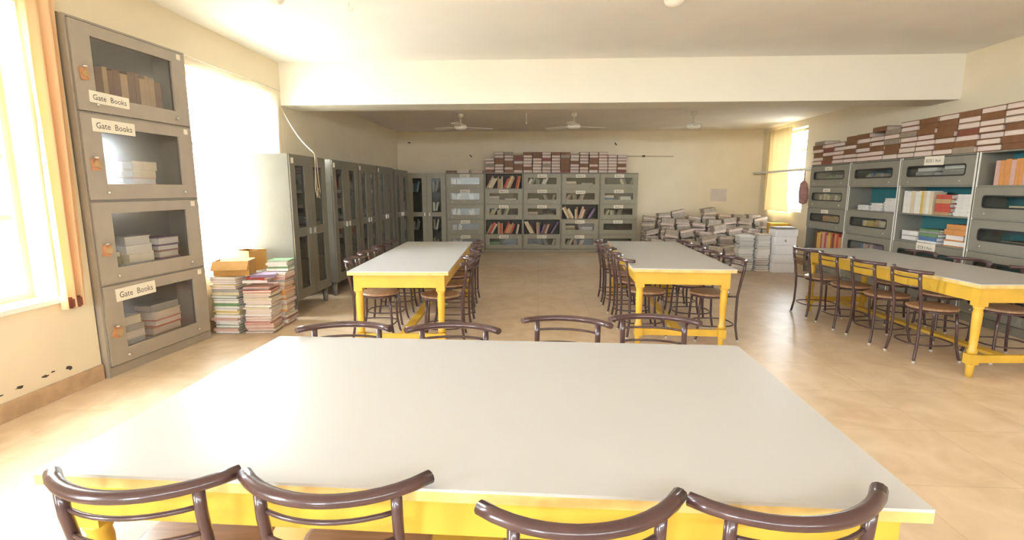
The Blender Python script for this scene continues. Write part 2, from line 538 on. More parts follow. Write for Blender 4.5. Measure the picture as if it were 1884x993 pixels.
def chair_proto():
    c = empty('round_seat_chair', (0, 0, 0))
    s = MB()
    s.lathe([(.165, .438), (.182, .442), (.186, .450), (.182, .460), (.168, .464), (.02, .461)], M['ply'], 28)
    s.build('seat', c)
    rr = .165
    MB().tube([(rr * math.cos(2 * PI * k / 24), rr * math.sin(2 * PI * k / 24), .428) for k in range(24)], .0095, M['tube'], 8, True).build('seat_ring', c)
    # stretcher hoop low down between the legs
    r2 = .168
    sg = lambda v: math.copysign(abs(v) ** .7, v)
    MB().tube([(.163 * sg(math.cos(2 * PI * k / 28)), -.04 + .19 * sg(math.sin(2 * PI * k / 28)), .15) for k in range(28)], .0065, M['tube'], 6, True).build('stretcher_hoop', c)
    Rr = (.225 ** 2 + .105 ** 2) / (2 * .105)
    cy = -.20 + (Rr - .105) - .0
    def arc(x, extra=0.0):
        return cy - math.sqrt(Rr * Rr - x * x) + extra
    capm = MB().lathe([(.013, 0), (.0145, .016), (.012, .022)], M['foot'], 8).mesh('foot_cap')
    for sx in (-1, 1):
        f = MB()
        f.tube([(sx * .112, .118, .43), (sx * .122, .13, .30), (sx * .128, .136, .15), (sx * .145, .155, .04), (sx * .152, .165, .012)], .0115, M['tube'], 8)
        f.build('leg', c)
        lg = f = MB()
        px = .158
        py = arc(px)
        f.tube([(sx * px, py, .765), (sx * px, py + .004, .70), (sx * .156, py + .026, .58), (sx * .152, -.212, .45), (sx * .152, -.208, .30),
                (sx * .154, -.210, .15), (sx * .163, -.226, .04), (sx * .167, -.232, .012)], [.014, .014, .0135, .0125, .012, .012, .012, .012], M['tube'], 8)
        f.build('leg', c)
        for p in ((sx * .152, .165, 0), (sx * .167, -.232, 0)):
            add('foot_cap', capm, c, loc=p)
    for sx in (-1, 1):
        MB().tube([(sx * .105, -.127, .43), (sx * .152, -.210, .436)], .0085, M['tube'], 6).build('seat_bracket', c)
    n = 14
    xs = [-.225 + .45 * k / n for k in range(n + 1)]
    MB().tube([(x, arc(x), .772) for x in xs], .0182, M['tube'], 10, False, .85).build('top_rail', c)
    for z in (.715, .645):
        xs2 = [-.156 + .312 * k / 10 for k in range(11)]
        q = .008 if z > .7 else .012
        MB().tube([(x, arc(x) + q, z) for x in xs2], .0062, M['tube'], 6).build('back_rod', c)
    return c

SEAT_BACK = .20   # rail chord lies this far behind the seat centre
_proto = [None]
def chair(x, y, rz, label, group):
    """x, y: seat centre; rz = 0 faces +Y"""
    if _proto[0] is None:
        _proto[0] = o = chair_proto()
    else:
        o = copy_tree(_proto[0])
    o.location = (x, y, 0)
    o.rotation_euler = (0, 0, rz)
    tag(o, label, 'chair', group)
    return o

# ---------------------------------------------------------------- steel bookcases
def label_card(parent, s, cx, cz, y, wd, ht, tilt=0.0, name='label_card', sub=None):
    b = MB()
    b.box(-wd / 2, wd / 2, -.0015, .0015, -ht / 2, ht / 2, M['card'])
    if sub:
        text_into(b, s, -wd * .2, .0, -.0022, ht * .42, M['ink'], wd * .4)
        text_into(b, sub, wd * .22, .0, -.0022, ht * .3, M['ink'], wd * .4)
    else:
        text_into(b, s, 0, 0, -.0022, ht * .5, M['ink'], wd * .84)
    return b.build(name, parent, loc=(cx, y, cz), rot=(0, tilt, 0))

_knob = []
def knob_mesh():
    if not _knob:
        _knob.append(MB().lathe([(.006, 0), (.011, .005), (.010, .012), (.004, .016)], M['chrome'], 8).mesh('knob'))
    return _knob[0]
def bookcase(loc, rz, W, D, modules, mh, plinth, steel, lining, label, spec, win, group, pane='pane', seal=None, radius=0.0, post=None):
    """modules listed from the top; spec: None = open shelf, else dict(label=...). win = (side inset, top inset, bottom inset)"""
    H = plinth + modules * mh + .012
    c = empty('bookcase', loc, rz, label, 'bookcase', group)
    t = .018
    b = MB()
    pm = post or steel
    b.box(-W / 2, -W / 2 + t, 0, D, 0, H, steel).box(W / 2 - t, W / 2, 0, D, 0, H, steel)
    b.box(-W / 2 + t, W / 2 - t, 0, D, H - .014, H, steel)
    b.box(-W / 2 + t, W / 2 - t, .01, D, 0, plinth, steel)
    b.build('carcass', c)
    if post:
        for s in (-1, 1):
            MB().box(s * (W / 2 - t / 2) - t / 2 - .001, s * (W / 2 - t / 2) + t / 2 + .001, -.004, -.0005, 0, H, post).build('edge_strip', c)
    MB().box(-W / 2 + t, W / 2 - t, D - .012, D - .002, plinth, H - .014, lining).build('back_panel', c)
    out = []
    for k in range(modules):
        z0 = H - .014 - (k + 1) * mh
        if k < modules - 1:
            MB().box(-W / 2 + t, W / 2 - t, .006, D - .012, z0 - .006, z0 + .010, steel).build('shelf', c)
        else:
            z0 = plinth
        zf = z0 + .010 if k < modules - 1 else plinth
        sp = spec[k]
        out.append((zf, z0 + mh - .01))
        if sp is None:
            # raised flap slid back under the shelf above
            continue
        dz0, dz1 = z0 + .012, z0 + mh - .008
        x0, x1 = -W / 2 + t + .003, W / 2 - t - .003
        si, ti, bi = win
        hole = rrect(x0 + si, x1 - si, dz0 + bi, dz1 - ti, radius)
        d = MB()
        d.panel(rrect(x0, x1, dz0, dz1), [hole], -.014, .002, steel)
        dr = d.build('door', c)
        MB().box(x0 + si - .008, x1 - si + .008, .003, .006, dz0 + bi - .008, dz1 - ti + .008, M[sp.get('pane', pane)]).build('pane', dr)
        if radius:
            inner = rrect(x0 + si + .016, x1 - si - .016, dz0 + bi + .016, dz1 - ti - .016, radius * .7)
            MB().panel(hole, [inner], -.0165, .0025, M['gasket']).build('gasket', dr)
        if sp.get('label'):
            lx = sp.get('lx', 0.0)
            lz = dz1 - ti * .55 if not sp.get('low') else dz0 + bi * .9
            label_card(dr, sp['label'], lx, lz + sp.get('dz', 0), -.0165, sp.get('lw', .22), sp.get('lh', .062), sp.get('tilt', rnd.uniform(-.02, .02)), sub=sp.get('sub'))
        for sg in (-1, 1):
            add('knob', knob_mesh(), dr, loc=(sg * (x1 - x0) * .36, -.014, dz0 + bi * .45), rot=(R(90), 0, 0))
        if seal:
            sb = MB()
            sx = x0 + si * .45
            zc = (dz0 + dz1) / 2 - .04
            sb.box(-.03, .03, -.012, 0, -.055, .03, M['brass'], Matrix.Translation((sx, -.0145, zc)) @ Matrix.Rotation(.15 * (k - 1), 4, 'Y'))
            sb.box(-.012, .04, -.02, -.012, -.03, .012, M['c_tan'], Matrix.Translation((sx, -.0145, zc)) @ Matrix.Rotation(.4, 4, 'Y'))
            sb.lathe([(.012, 0), (.016, .006), (.012, .012)], M['chrome'], 10, (sx, -.034, zc + .03))
            sb.build('latch', dr)
            st = MB()
            st.box(-.022, .022, -.0025, 0, -.022, .022, M['card'], Matrix.Translation((x1 - si * .45, -.0145, dz1 - .035)))
            st.build('sticker', dr)
    Mx = Matrix.Translation(loc) @ Matrix.Rotation(rz, 4, 'Z')
    return c, out, Mx, H

def almirah(loc, rz, W, D, z0, z1, label, group, sticker=True, lining=None, st=None):
    """steel cupboard on short legs with two double glazed doors"""
    c = empty('glazed_cupboard', loc, rz, label, 'cupboard', group)
    t = .02
    st = st or M['steel_dark']
    lining = lining or M['dark_in']
    b = MB()
    b.box(-W / 2, -W / 2 + t, 0, D, z0, z1, st).box(W / 2 - t, W / 2, 0, D, z0, z1, st)
    b.box(-W / 2 + t, W / 2 - t, 0, D, z1 - t, z1, st).box(-W / 2 + t, W / 2 - t, 0, D, z0, z0 + .03, st)
    b.build('carcass', c)
    MB().box(-W / 2 + t, W / 2 - t, D - .015, D - .003, z0 + .03, z1 - t, lining).build('back_panel', c)
    n = 4
    for k in range(1, n):
        z = z0 + .03 + (z1 - z0 - .05) * k / n
        MB().box(-W / 2 + t, W / 2 - t, .03, D - .015, z - .008, z + .008, lining).build('shelf', c)
    if z0 > .03:
        for sx in (-1, 1):
            for sy in (0, 1):
                x = sx * (W / 2 - .05)
                y = .05 + sy * (D - .1)
                MB().lathe([(.022, 0), (.026, .02), (.042, z0)], st, 4, (x, y, 0)).build('leg', c)
    zm = (z0 + z1) / 2 - .05
    for s in (-1, 1):
        x0, x1 = (s * (W / 2 - .004), s * .002)
        x0, x1 = min(x0, x1), max(x0, x1)
        wi = W * .125
        d = MB()
        hs = [rrect(x0 + wi, x1 - wi, zm + .05, z1 - .12), rrect(x0 + wi, x1 - wi, z0 + .12, zm - .05)]
        d.panel(rrect(x0, x1, z0 + .006, z1 - .006), hs, -.02, -.001, st)
        dr = d.build('door', c)
        for h in hs:
            MB().box(h[0][0] - .008, h[1][0] + .008, -.0005, .0025, h[0][1] - .008, h[2][1] + .008, M['pane']).build('pane', dr)
        kx = x1 - wi * .5 if s < 0 else x0 + wi * .5
        MB().box(kx - .009, kx + .009, -.034, -.02, zm - .035, zm + .035, M['chrome']).build('handle', dr)
    if sticker:
        MB().box(-W / 2 + .03, -W / 2 + .085, -.0235, -.0205, z1 - .10, z1 - .04, M['card']).build('sticker', c)
    return c, Matrix.Translation(loc) @ Matrix.Rotation(rz, 4, 'Z')

# ---------------------------------------------------------------- books
_books = {}
def book_flat(L, D, T, cover, pages):
    """lying book: length x, depth y (spine at -y), thickness z, base at z = 0"""
    k = ('f', round(L, 3), round(D, 3), round(T, 3), cover, pages)
    if k not in _books:
        b = MB()
        c = M['c_' + cover]
        h = min(.0085, T * .14)
        b.box(-L / 2, L / 2, -D / 2, D / 2, 0, h, c).box(-L / 2, L / 2, -D / 2, D / 2, T - h, T, c)
        b.box(-L / 2, L / 2, -D / 2, -D / 2 + .006, h, T - h, c)
        b.box(-L / 2 + .006, L / 2 - .006, -D / 2 + .006, D / 2 - .006, h, T - h, M[pages])
        _books[k] = b.mesh('book')
    return _books[k]
def book_up(T, D, H, cover, pages):
    k = ('u', round(T, 3), round(D, 3), round(H, 3), cover, pages)
    if k not in _books:
        b = MB()
        c = M['c_' + cover]
        h = min(.004, T * .14)
        b.box(-T / 2, -T / 2 + h, -D / 2, D / 2, 0, H, c).box(T / 2 - h, T / 2, -D / 2, D / 2, 0, H, c)
        b.box(-T / 2 + h, T / 2 - h, -D / 2, -D / 2 + .005, 0, H, c)
        b.box(-T / 2 + h, T / 2 - h, -D / 2 + .005, D / 2 - .005, .004, H - .005, M[pages])
        _books[k] = b.mesh('book')
    return _books[k]
CN = dict(brown='brown', maroon='maroon', tan='tan', pink='pink', red='red', blue='blue', green='green', grey='grey', white='white',
          yellow='yellow', orange='orange', cream='cream', purple='purple', dusty='dusty brown')
def place(me, Mx, p, label, cat, group, rot=(0, 0, 0), name='book'):
    o = add(name, me, None, label, cat, group)
    o.matrix_world = Mx @ Matrix.Translation(p) @ Matrix.Rotation(rot[2], 4, 'Z') @ Matrix.Rotation(rot[1], 4, 'Y') @ Matrix.Rotation(rot[0], 4, 'X')
    return o
def stand_row(Mx, x0, x1, z, zmax, y, where, group, covers, runs=((0, 40),), tw=(.022, .045), hs=(.19, .21, .235), D=.15):
    """standing or leaning books along a shelf, left to right; runs = (lean angle, how many)"""
    x = x0
    n = 0
    for (a, cnt) in runs:
        sa, ca = abs(math.sin(a)), math.cos(a)
        lean = 0
        first = True
        for q in range(cnt):
            T = rnd.choice([tw[0], (tw[0] + tw[1]) / 2, tw[1]])
            H = min(zmax - z - .02 - T * sa, rnd.choice(hs) )
            H = round(H / max(ca, .8), 2) if H / max(ca, .8) * ca + T * sa < zmax - z - .005 else round(H, 2)
            if a < 0 and first: x += H * sa
            end = x + T / ca + (H * sa if a > 0 else 0)
            if end > x1: break
            first = False
            n += 1
            cv = rnd.choice(covers)
            cx = x + T / ca - T / 2 * ca if a >= 0 else x + T / 2 * ca
            place(book_up(T, D, H, cv, 'pages'), Mx, (cx, y, z + .001 + T / 2 * sa),
                  '%s %sbook, %s from left, %s' % (CN[cv], 'leaning ' if a else '', ORD[n], where), 'book', group, (0, a, 0))
            x += T / ca + .002
            lean = H * sa
        if a > 0: x += lean
def flat_stack(Mx, cx, y, z, zmax, L, D, n, where, group, covers, pages='pages', tr=(.018, .04), jit=.012, spine_out=None, rz=0.0, rj=.06, kind='book'):
    """pile of lying books, bottom to top"""
    zz = z + .001
    k = 0
    while k < n:
        T = rnd.choice([tr[0], (tr[0] + tr[1]) / 2, tr[1]])
        if zz + T > zmax: break
        k += 1
        cv = rnd.choice(covers)
        me = book_flat(L * rnd.choice([.92, 1.0]), D * rnd.choice([.93, 1.0]), T, cv, pages)
        so = (rnd.random() < .4) if spine_out is None else spine_out
        place(me, Mx, (cx + rnd.uniform(-jit, jit), y + rnd.uniform(-jit, jit), zz),
              '%s %s, %s from bottom of %s' % (CN[cv], kind, ORD[k], where), kind, group,
              (0, 0, (0 if so else PI) + rz + rnd.uniform(-rj, rj)), kind)
        zz += T + .001
    return zz
def paper_mesh(L, D, T, seed, m):
    """sheaf of loose sheets: a few offset thin slabs, slightly curled"""
    r = random.Random(seed)
    b = MB()
    i = b.mi(M[m])
    n = 4
    for k in range(n):
        ox, oy, a = r.uniform(-.015, .015), r.uniform(-.012, .012), r.uniform(-.12, .12)
        z0 = T * k / n
        z1 = T * (k + 1) / n - .0005
        T_ = Matrix.Translation((ox, oy, 0)) @ Matrix.Rotation(a, 4, 'Z')
        b.box(-L / 2, L / 2, -D / 2, D / 2, z0, z1, M[m], T_)
    return b.mesh('paper_sheaf')

# ================================================================ the place
shell()
window(1, 'L', *WIN_L[0], M['frame_w'], [.28, .50, .73], 3)
window(2, 'L', *WIN_L[1], M['frame_w'], [.33, .66], 2)
window(3, 'R', *WIN_R[0], M['frame_d'], [.28, .52, .76], 3)
window(4, 'L', *WIN_L[2], M['frame_w'], [.28, .50, .73], 3)  # added window behind the camera, brings in extra daylight
for k, wr in enumerate(WIN_REAR_ADDED):
    window(5 + k, 'F', *wr, M['frame_w'], [.5] if k == 0 else [], 3)  # added rear windows out of view, to brighten the room
MB().box(WL - .16, WL + .03, 2.38, 3.30, .665, .698, M['jamb']).build('trim_2', kind='structure', label='pale window sill under the left window')

# ---- curtains
curtain('curtain', WL + .055, 3.24, 3.50, .62, 3.0, M['curtain'], 'yellow curtain bunched between the bright left window and tall cabinet', 3, .03, None, 3.23, 3.43)
curtain('curtain', WL + .045, 4.74, 6.50, .60, 2.66, M['sheer'], 'cream sheer curtain drawn across the second left window', 11, .016)
curtain('curtain', WR - .065, 10.62, 11.62, .98, 2.66, M['curtain_r'], 'pale yellow curtain on the right wall window at back', 5, .045, None, 10.5, 11.62, -1)

MB().box(-.03, .03, -.05, .05, -.05, .03, M['c_maroon']).build('tieback', bpy.data.objects['curtain'], .012, loc=(WL + .055, 3.33, .665), label='dark knotted hem of the curtain')
for k, (y, z, sy, sz) in enumerate([(2.78, .175, .05, .008), (2.93, .18, .035, .012), (3.10, .19, .03, .01), (3.16, .20, .018, .008), (3.28, .185, .03, .018), (2.66, .17, .02, .008)]):
    b = MB()
    n = 9
    i = b.mi(M['mark'])
    vs = []
    for x in (0, .0012):
        r_ = random.Random(k)
        vs.append([b.bm.verts.new((x, sy * math.cos(2 * PI * q / n) * r_.uniform(.5, 1.1), sz * math.sin(2 * PI * q / n) * r_.uniform(.4, 1.2))) for q in range(n)])
    for q in range(n):
        b.bm.faces.new((vs[0][q], vs[0][(q + 1) % n], vs[1][(q + 1) % n], vs[1][q])).material_index = i
    b.bm.faces.new(vs[0][::-1]); b.bm.faces.new(vs[1])
    b.build('paint_chip', bpy.data.objects['wall_left'], loc=(WL + .0002, y, z))
# ---- tables
table(2.15, 1.19, (-.18, 1.685), R(-1.0), 'large white-topped yellow table nearest the camera')
table(2.46, .87, (-1.262, 5.44), R(92.6), 'white-topped yellow table in front of the left cupboards')
table(2.36, .90, (1.335, 5.671), R(88.0), 'cream-topped yellow table right of the centre aisle')
table(2.30, .78, (3.61, 5.03), R(93.0), 'long yellow table along the right wall cabinets')

# ---- chairs: mid-point of the rail chord, facing angle
def chair_by_rail(mx, my, rz, label, group):
    d = Vector((-math.sin(rz), math.cos(rz)))
    return chair(mx + d.x * SEAT_BACK, my + d.y * SEAT_BACK, rz, label, group)
g = 'chairs at the near table'
for k, (x, y, a) in enumerate([(-.945, 1.083, 4), (-.479, 1.094, 1.5), (.100, 1.025, 9), (.560, 1.074, 8)]):
    chair_by_rail(x, y, R(a), 'dark metal chair, %s from the left on the near side of the nearest table' % ORD[k + 1], g)
for k, (x, y, a) in enumerate([(-.942, 2.328, 186), (-.413, 2.337, 181), (.142, 2.503, 170), (.60, 2.565, 172)]):
    chair_by_rail(x, y, R(a), 'dark metal chair, %s from the left on the far side of the nearest table' % ORD[k + 1], g)
g = 'chairs at the left table'
for k, (x, y, a) in enumerate([(-1.545, 4.76, -86), (-1.60, 5.27, -88), (-1.62, 5.80, -84), (-1.64, 6.30, -87)]):
    chair(x, y, R(a), 'dark metal chair, %s from the front on the cupboard side of the left table' % ORD[k + 1], g)
for k, (x, y, a) in enumerate([(-.93, 4.68, 96), (-.93, 5.24, 92), (-.98, 5.80, 97), (-1.0, 6.33, 91)]):
    chair(x, y, R(a), 'dark metal chair, %s from the front on the aisle side of the left table' % ORD[k + 1], g)
g = 'chairs at the centre table'
for k, (x, y, a) in enumerate([(1.075, 4.99, -84), (1.06, 5.50, -93), (1.04, 6.02, -87), (1.03, 6.50, -90)]):
    chair(x, y, R(a), 'dark metal chair, %s from the front on the aisle side of the centre table' % ORD[k + 1], g)
for k, (x, y, a) in enumerate([(1.66, 4.92, 93), (1.60, 5.42, 88), (1.60, 5.94, 95), (1.60, 6.46, 90)]):
    chair(x, y, R(a), 'dark metal chair, %s from the front on the right side of the centre table' % ORD[k + 1], g)
g = 'chairs at the right table'
for k, (x, y, a) in enumerate([(3.37, 4.41, -88), (3.32, 4.91, -87), (3.27, 5.385, -90), (3.23, 5.855, -89)]):
    chair(x, y, R(a), 'dark metal chair, %s from the front on the aisle side of the right table' % ORD[k + 1], g)
for k, (x, y, a) in enumerate([(3.92, 4.38, 90), (3.88, 4.98, 94), (3.86, 5.58, 88)]):
    chair(x, y, R(a), 'dark metal chair, %s from the front on the cabinet side of the right table' % ORD[k + 1], g)

# ---- tall grey cabinet between the two left windows
TC = ((-3.294 - 3.204) / 2, (3.55 + 4.634) / 2, 0)
TA = math.atan2(1.084, .09)
c, sh, Mx, H = bookcase(TC, TA, 1.088, .32, 4, .640, .075, M['steel_left'], M['grey_in'],
    'tall grey steel cabinet with four glazed flap doors between left windows',
    [dict(label='Gate  Books', low=True, lx=-.27, lw=.33, lh=.085, tilt=.02), dict(label='Gate  Books', lx=-.26, lw=.36, lh=.095, dz=-.03, tilt=.01),
     dict(), dict(label='Gate  Books', lx=-.24, lw=.37, lh=.10, dz=-.03, tilt=-.02)], (.15, .085, .115), 'steel bookcases', seal=True, pane='pane_grey')
GS = 'books behind the glass of the tall left cabinet'
stand_row(Mx, -.40, .36, sh[0][0], sh[0][1], .13, 'top compartment of tall left cabinet', GS, ['brown', 'tan', 'orange', 'tan', 'brown'], ((0, 14),), (.04, .065), (.34, .36, .37))
w2 = 'second compartment of tall left cabinet'
flat_stack(Mx, -.28, .15, sh[1][0], sh[1][0] + .36, .26, .19, 8, 'left pile, ' + w2, GS, ['white', 'grey', 'purple', 'cream'], 'pages_w', (.05, .07))
flat_stack(Mx, .05, .15, sh[1][0], sh[1][0] + .33, .24, .19, 8, 'right pile, ' + w2, GS, ['dusty', 'cream', 'pink', 'maroon'], 'pages_w', (.05, .07))
w3 = 'third compartment of tall left cabinet'
flat_stack(Mx, -.36, .15, sh[2][0], sh[2][0] + .24, .20, .18, 4, 'left pile, ' + w3, GS, ['green', 'grey', 'white'], 'pages_w', (.05, .07))
flat_stack(Mx, -.09, .15, sh[2][0], sh[2][0] + .36, .26, .19, 7, 'middle pile, ' + w3, GS, ['white', 'purple', 'white', 'grey'], 'pages_w', (.05, .07))
flat_stack(Mx, .22, .15, sh[2][0], sh[2][0] + .33, .24, .19, 6, 'right pile, ' + w3, GS, ['cream', 'purple', 'pink'], 'pages_w', (.05, .07))
w4 = 'bottom compartment of tall left cabinet'
flat_stack(Mx, -.27, .16, sh[3][0], sh[3][0] + .40, .30, .19, 9, 'left pile, ' + w4, GS, ['dusty', 'tan', 'grey', 'cream'], 'pages', (.05, .07))
flat_stack(Mx, .12, .16, sh[3][0], sh[3][0] + .38, .32, .19, 8, 'right pile, ' + w4, GS, ['red', 'tan', 'cream', 'grey', 'dusty'], 'pages', (.05, .07))

# ---- glazed cupboards along the far left wall
AL = [(5.44, 6.37), (6.58, 7.53), (7.56, 8.42), (8.45, 9.38), (9.45, 10.45)]
for k, (a, b) in enumerate(AL):
    al, Ma = almirah((-2.72, (a + b) / 2, 0), R(90), b - a - .012, .45, .19, 1.82 if k < 4 else 1.80,
                     'grey glazed steel cupboard on legs, %s from the front along the left wall' % ORD[k + 1], 'glazed cupboards', k < 4)
    if k in (0, 2):
        flat_stack(Ma, .22, .2, 1.018, 1.3, .24, .18, 3, 'pile in left wall cupboard %s from front' % ORD[k + 1], 'books in the left wall cupboards', ['grey', 'dusty', 'white'], 'pages_g')

# ---- back wall row
ROWA = R(2.95)
def backpos(x):
    return (x, 11.47 + (x + 2.98) * math.tan(ROWA), 0)
al, Mb = almirah(backpos(-2.545), ROWA, .86, .38, .03, 1.79, 'pale grey glazed steel cupboard at the left end of the back row', 'glazed cupboards', False, None, M['steel'])
for j, zf in enumerate((.06, .49, .92, 1.35)):
    nm = ['bottom', 'second lowest', 'second highest', 'top'][j]
    if j in (1, 3):
        stand_row(Mb, -.34, -.10, zf + .012, zf + .34, .14, '%s shelf, left door of back row cupboard' % nm, 'books in the back row cupboard', ['grey', 'white', 'dusty', 'blue'], ((0, 1), (.2, 2)), (.035, .05), (.2, .24))
    stand_row(Mb, .12, .36, zf + .012, zf + .34, .14, '%s shelf, right door of back row cupboard' % nm, 'books in the back row cupboard', ['grey', 'white', 'dusty'], ((0, 1), (.2, 1)), (.035, .05), (.2, .24))
MH, PL = .3445, .055
WB = (.085, .085, .095)
def dd(s, **k):
    return dict(label=s, lw=.215, lh=.075, **k)
BK = [(-1.679, [dd('Book 1'), dd('Book 2'), dict(), dd('Book 3'), dd('Book 4')], 'grey bookcase with reflecting glass doors beside the back row cupboard', 'pane_dusty'),
      (-.803, [None, dd('Book 5'), dd('Book 6'), None, dd('Book 8')], 'grey back row bookcase with open top shelf and open fourth shelf', 'pane'),
      (.067, [dd('Book 3'), dd('Book 4'), dd('Book 5'), None, dd('Book-10')], 'grey back row bookcase in the middle, only its fourth shelf open', 'pane'),
      (.935, [dd('Book 2'), dd('Book 7', dz=-.02), None, dd('Book 11'), dd('Book 12')], 'grey back row bookcase with its middle shelf open', 'pane'),
      (1.804, [dd('Book 1'), dd('Book 2'), dd('Book 3'), dd('Book 4'), dict()], 'grey bookcase at the right end of the back row', 'pane')]
SH = ['top', 'second', 'third', 'fourth', 'bottom']
CS = ['first back bookcase', 'second back bookcase', 'third back bookcase', 'fourth back bookcase', 'fifth back bookcase']
for k, (x, spec, lab, pn) in enumerate(BK):
    c, sh, Mk, H = bookcase(backpos(x), ROWA, .862, .26, 5, MH, PL, M['steel'], M['dark_in'] if k else M['grey_in'], lab, spec, WB, 'steel bookcases', pn)
    for j in range(5):
        where = '%s shelf of the %s' % (SH[j], CS[k])
        z0, z1 = sh[j]
        if spec[j] is None:
            gp = 'books on the open shelves of the back row'
            runs = [((-.42, 3), (.0, 3), (.5, 3), (.32, 4)), ((.5, 3), (0, 3), (.42, 4), (.2, 3)), ((-.5, 3), (0, 2), (.35, 3), (.55, 4))][(k + j) % 3]
            stand_row(Mk, -.41, .41, z0, z1, .118, where, gp, [['maroon', 'red', 'grey', 'brown', 'tan'], ['tan', 'orange', 'red', 'cream', 'tan'], ['tan', 'purple', 'brown', 'cream', 'pink']][(k + j) % 3], runs, (.03, .055), (.22, .25, .27), .19)
        else:
            gp = 'books behind glass in the back row'
            m_ = (k * 2 + j) % 3
            cv = [['grey', 'cream', 'dusty'], ['cream', 'pink', 'grey', 'dusty'], ['grey', 'blue', 'green', 'white']][(k + j) % 3]
            if k == 0:
                stand_row(Mk, -.30, .05, z0, z1, .12, where, gp, ['white', 'cream'], ((0, 2), (.2, 2)), (.03, .05), (.2, .23))
                if j in (1, 2): stand_row(Mk, .08, .36, z0, z1, .12, 'right half, ' + where, gp, ['white', 'cream', 'grey'], ((-.15, 3),), (.03, .05), (.2, .23))
            elif k == 4 and j > 2:
                flat_stack(Mk, -.2, .125, z0, z0 + .1, .24, .17, 3, 'low pile, ' + where, gp, ['dusty'], 'pages_g')
            elif m_ == 0:
                flat_stack(Mk, -.22, .125, z0, z0 + .2, .26, .18, 6, 'left pile, ' + where, gp, cv, 'pages', (.05, .075))
                flat_stack(Mk, .16, .125, z0, z0 + .17, .27, .18, 4, 'right pile, ' + where, gp, cv, 'pages', (.05, .075))
            elif m_ == 1:
                stand_row(Mk, -.38, .38, z0, z1, .12, where, gp, cv, ((.5, 2), (0, 2), (.4, 2)), (.035, .055), (.2, .23))
            else:
                flat_stack(Mk, -.2, .125, z0, z0 + .13, .27, .18, 4, 'left pile, ' + where, gp, cv, 'pages', (.05, .075))
                stand_row(Mk, .02, .38, z0, z1, .12, where, gp, cv, ((-.4, 2), (.35, 2)), (.035, .055), (.2, .23))

# ---- registers piled on top of the back row
def register_wall(Mx, x0, x1, z, y, cols, layers, L, D, T, where, group, missing=(), seed=3, p_spine=.45):
    r = random.Random(seed)
    P = (x1 - x0) / cols
    for q in range(layers):
        for k in range(cols):
            if (q, k) in missing: continue
            so = r.random() < p_spine
            cv = r.choice(['brown', 'brown', 'brown', 'maroon', 'brown', 'brown', 'dusty'])
            t = T * .985
            me = book_flat(P * .95, D, t, cv, 'pages')
            lab = '%s register %s, %s from left, %s layer on the %s' % (
                CN[cv], 'spine out' if so else 'page edges out', ORD[k + 1], ORD[q + 1], where)
            place(me, Mx, (x0 + P * (k + .5) + r.uniform(-.004, .004), y + r.uniform(-.022, .012), z + q * T + .001), lab, 'register', group,
                  (0, 0, (0 if so else PI) + r.uniform(-.009, .009)), 'register')
Mrow = Matrix.Translation(backpos(0)) @ Matrix.Rotation(ROWA, 4, 'Z')
HB = PL + 5 * MH + .012
miss = {(5, 0), (6, 0), (6, 3), (6, 14), (6, 13), (6, 9)}
register_wall(Mrow, -1.22, 1.97, HB + .002, .14, 15, 7, .2, .23, .0655, 'back row', 'registers piled on the back bookcases', miss, 3, .3)
for k, (x, cv, L, T) in enumerate([(-2.0, 'brown', .22, .05), (-1.72, 'cream', .26, .07), (-1.40, 'tan', .24, .05)]):
    place(book_flat(L, .2, T, cv, 'pages'), Mrow, (x, .14, HB + .002), '%s book lying alone on the first back bookcase, %s from the left' % (CN[cv], ORD[k + 1]), 'book', 'loose books on the first back bookcase', (0, 0, PI if k else 0))

# ---- right wall cabinets
MHR, PLR = .3455, .09
WRR = (.10, .085, .105)
def rl(s, **k):
    return dict(label=s, lw=.20, lh=.055, **k)
big = dict(label='BOOK 1', sub='Rack', lw=.30, lh=.105, lx=-.02, dz=.012)
big2 = dict(label='BOOK 4', sub='Rack', lw=.30, lh=.105, lx=.02, dz=.012)
RK = [((9.17, 8.05), [rl('Book 1'), rl('Book 2'), rl('Book 3'), None, dict()], 'grey right wall bookcase nearest the back window, paper labels on top doors'),
      ((8.03, 6.97), [dict(), None, dict(), dict(), dict()], 'grey right wall bookcase whose open second shelf shows teal lining'),
      ((6.95, 5.80), [big, None, None, big2, dict()], 'grey right wall bookcase with two open shelves of papers and books'),
      ((5.78, 4.63), [None, dict(), dict(), dict(), dict()], 'grey right wall bookcase at the photo edge, pinkish books on top shelf')]
RIN = []
for k, ((a, b), spec, lab) in enumerate(RK):
    c, sh, Mk, H = bookcase((4.70, (a + b) / 2, 0), R(-90), a - b, .34, 5, MHR, PLR, M['steel_right'], M['teal'] if k else M['dark_in'], lab, spec, WRR, 'steel bookcases', 'pane', None, .035, M['steel_pale'])
    RIN.append((Mk, sh, a - b))
HR = PLR + 5 * MHR + .012
GR = 'books in the right wall bookcases'
Mk, sh, W = RIN[0]
stand_row(Mk, -.15, .45, sh[0][0], sh[0][1], .12, 'top shelf of right bookcase nearest the window', GR, ['dusty', 'grey', 'green'], ((0, 5),), (.05, .07), (.15, .18))
stand_row(Mk, -.35, .45, sh[1][0], sh[1][1], .12, 'second shelf of right bookcase nearest the window', GR, ['tan', 'cream', 'dusty'], ((0, 4), (.35, 4)), (.05, .065))
stand_row(Mk, -.15, .45, sh[2][0], sh[2][1], .12, 'third shelf of right bookcase nearest the window', GR, ['orange', 'tan'], ((0, 14),), (.045, .06), (.2, .21))
stand_row(Mk, -.32, .52, sh[3][0], sh[3][1], .12, 'open fourth shelf of right bookcase nearest the window', GR, ['yellow', 'orange', 'red', 'pink', 'maroon', 'yellow'], ((0, 30),), (.04, .07), (.24, .26, .28))
Mk, sh, W = RIN[1]
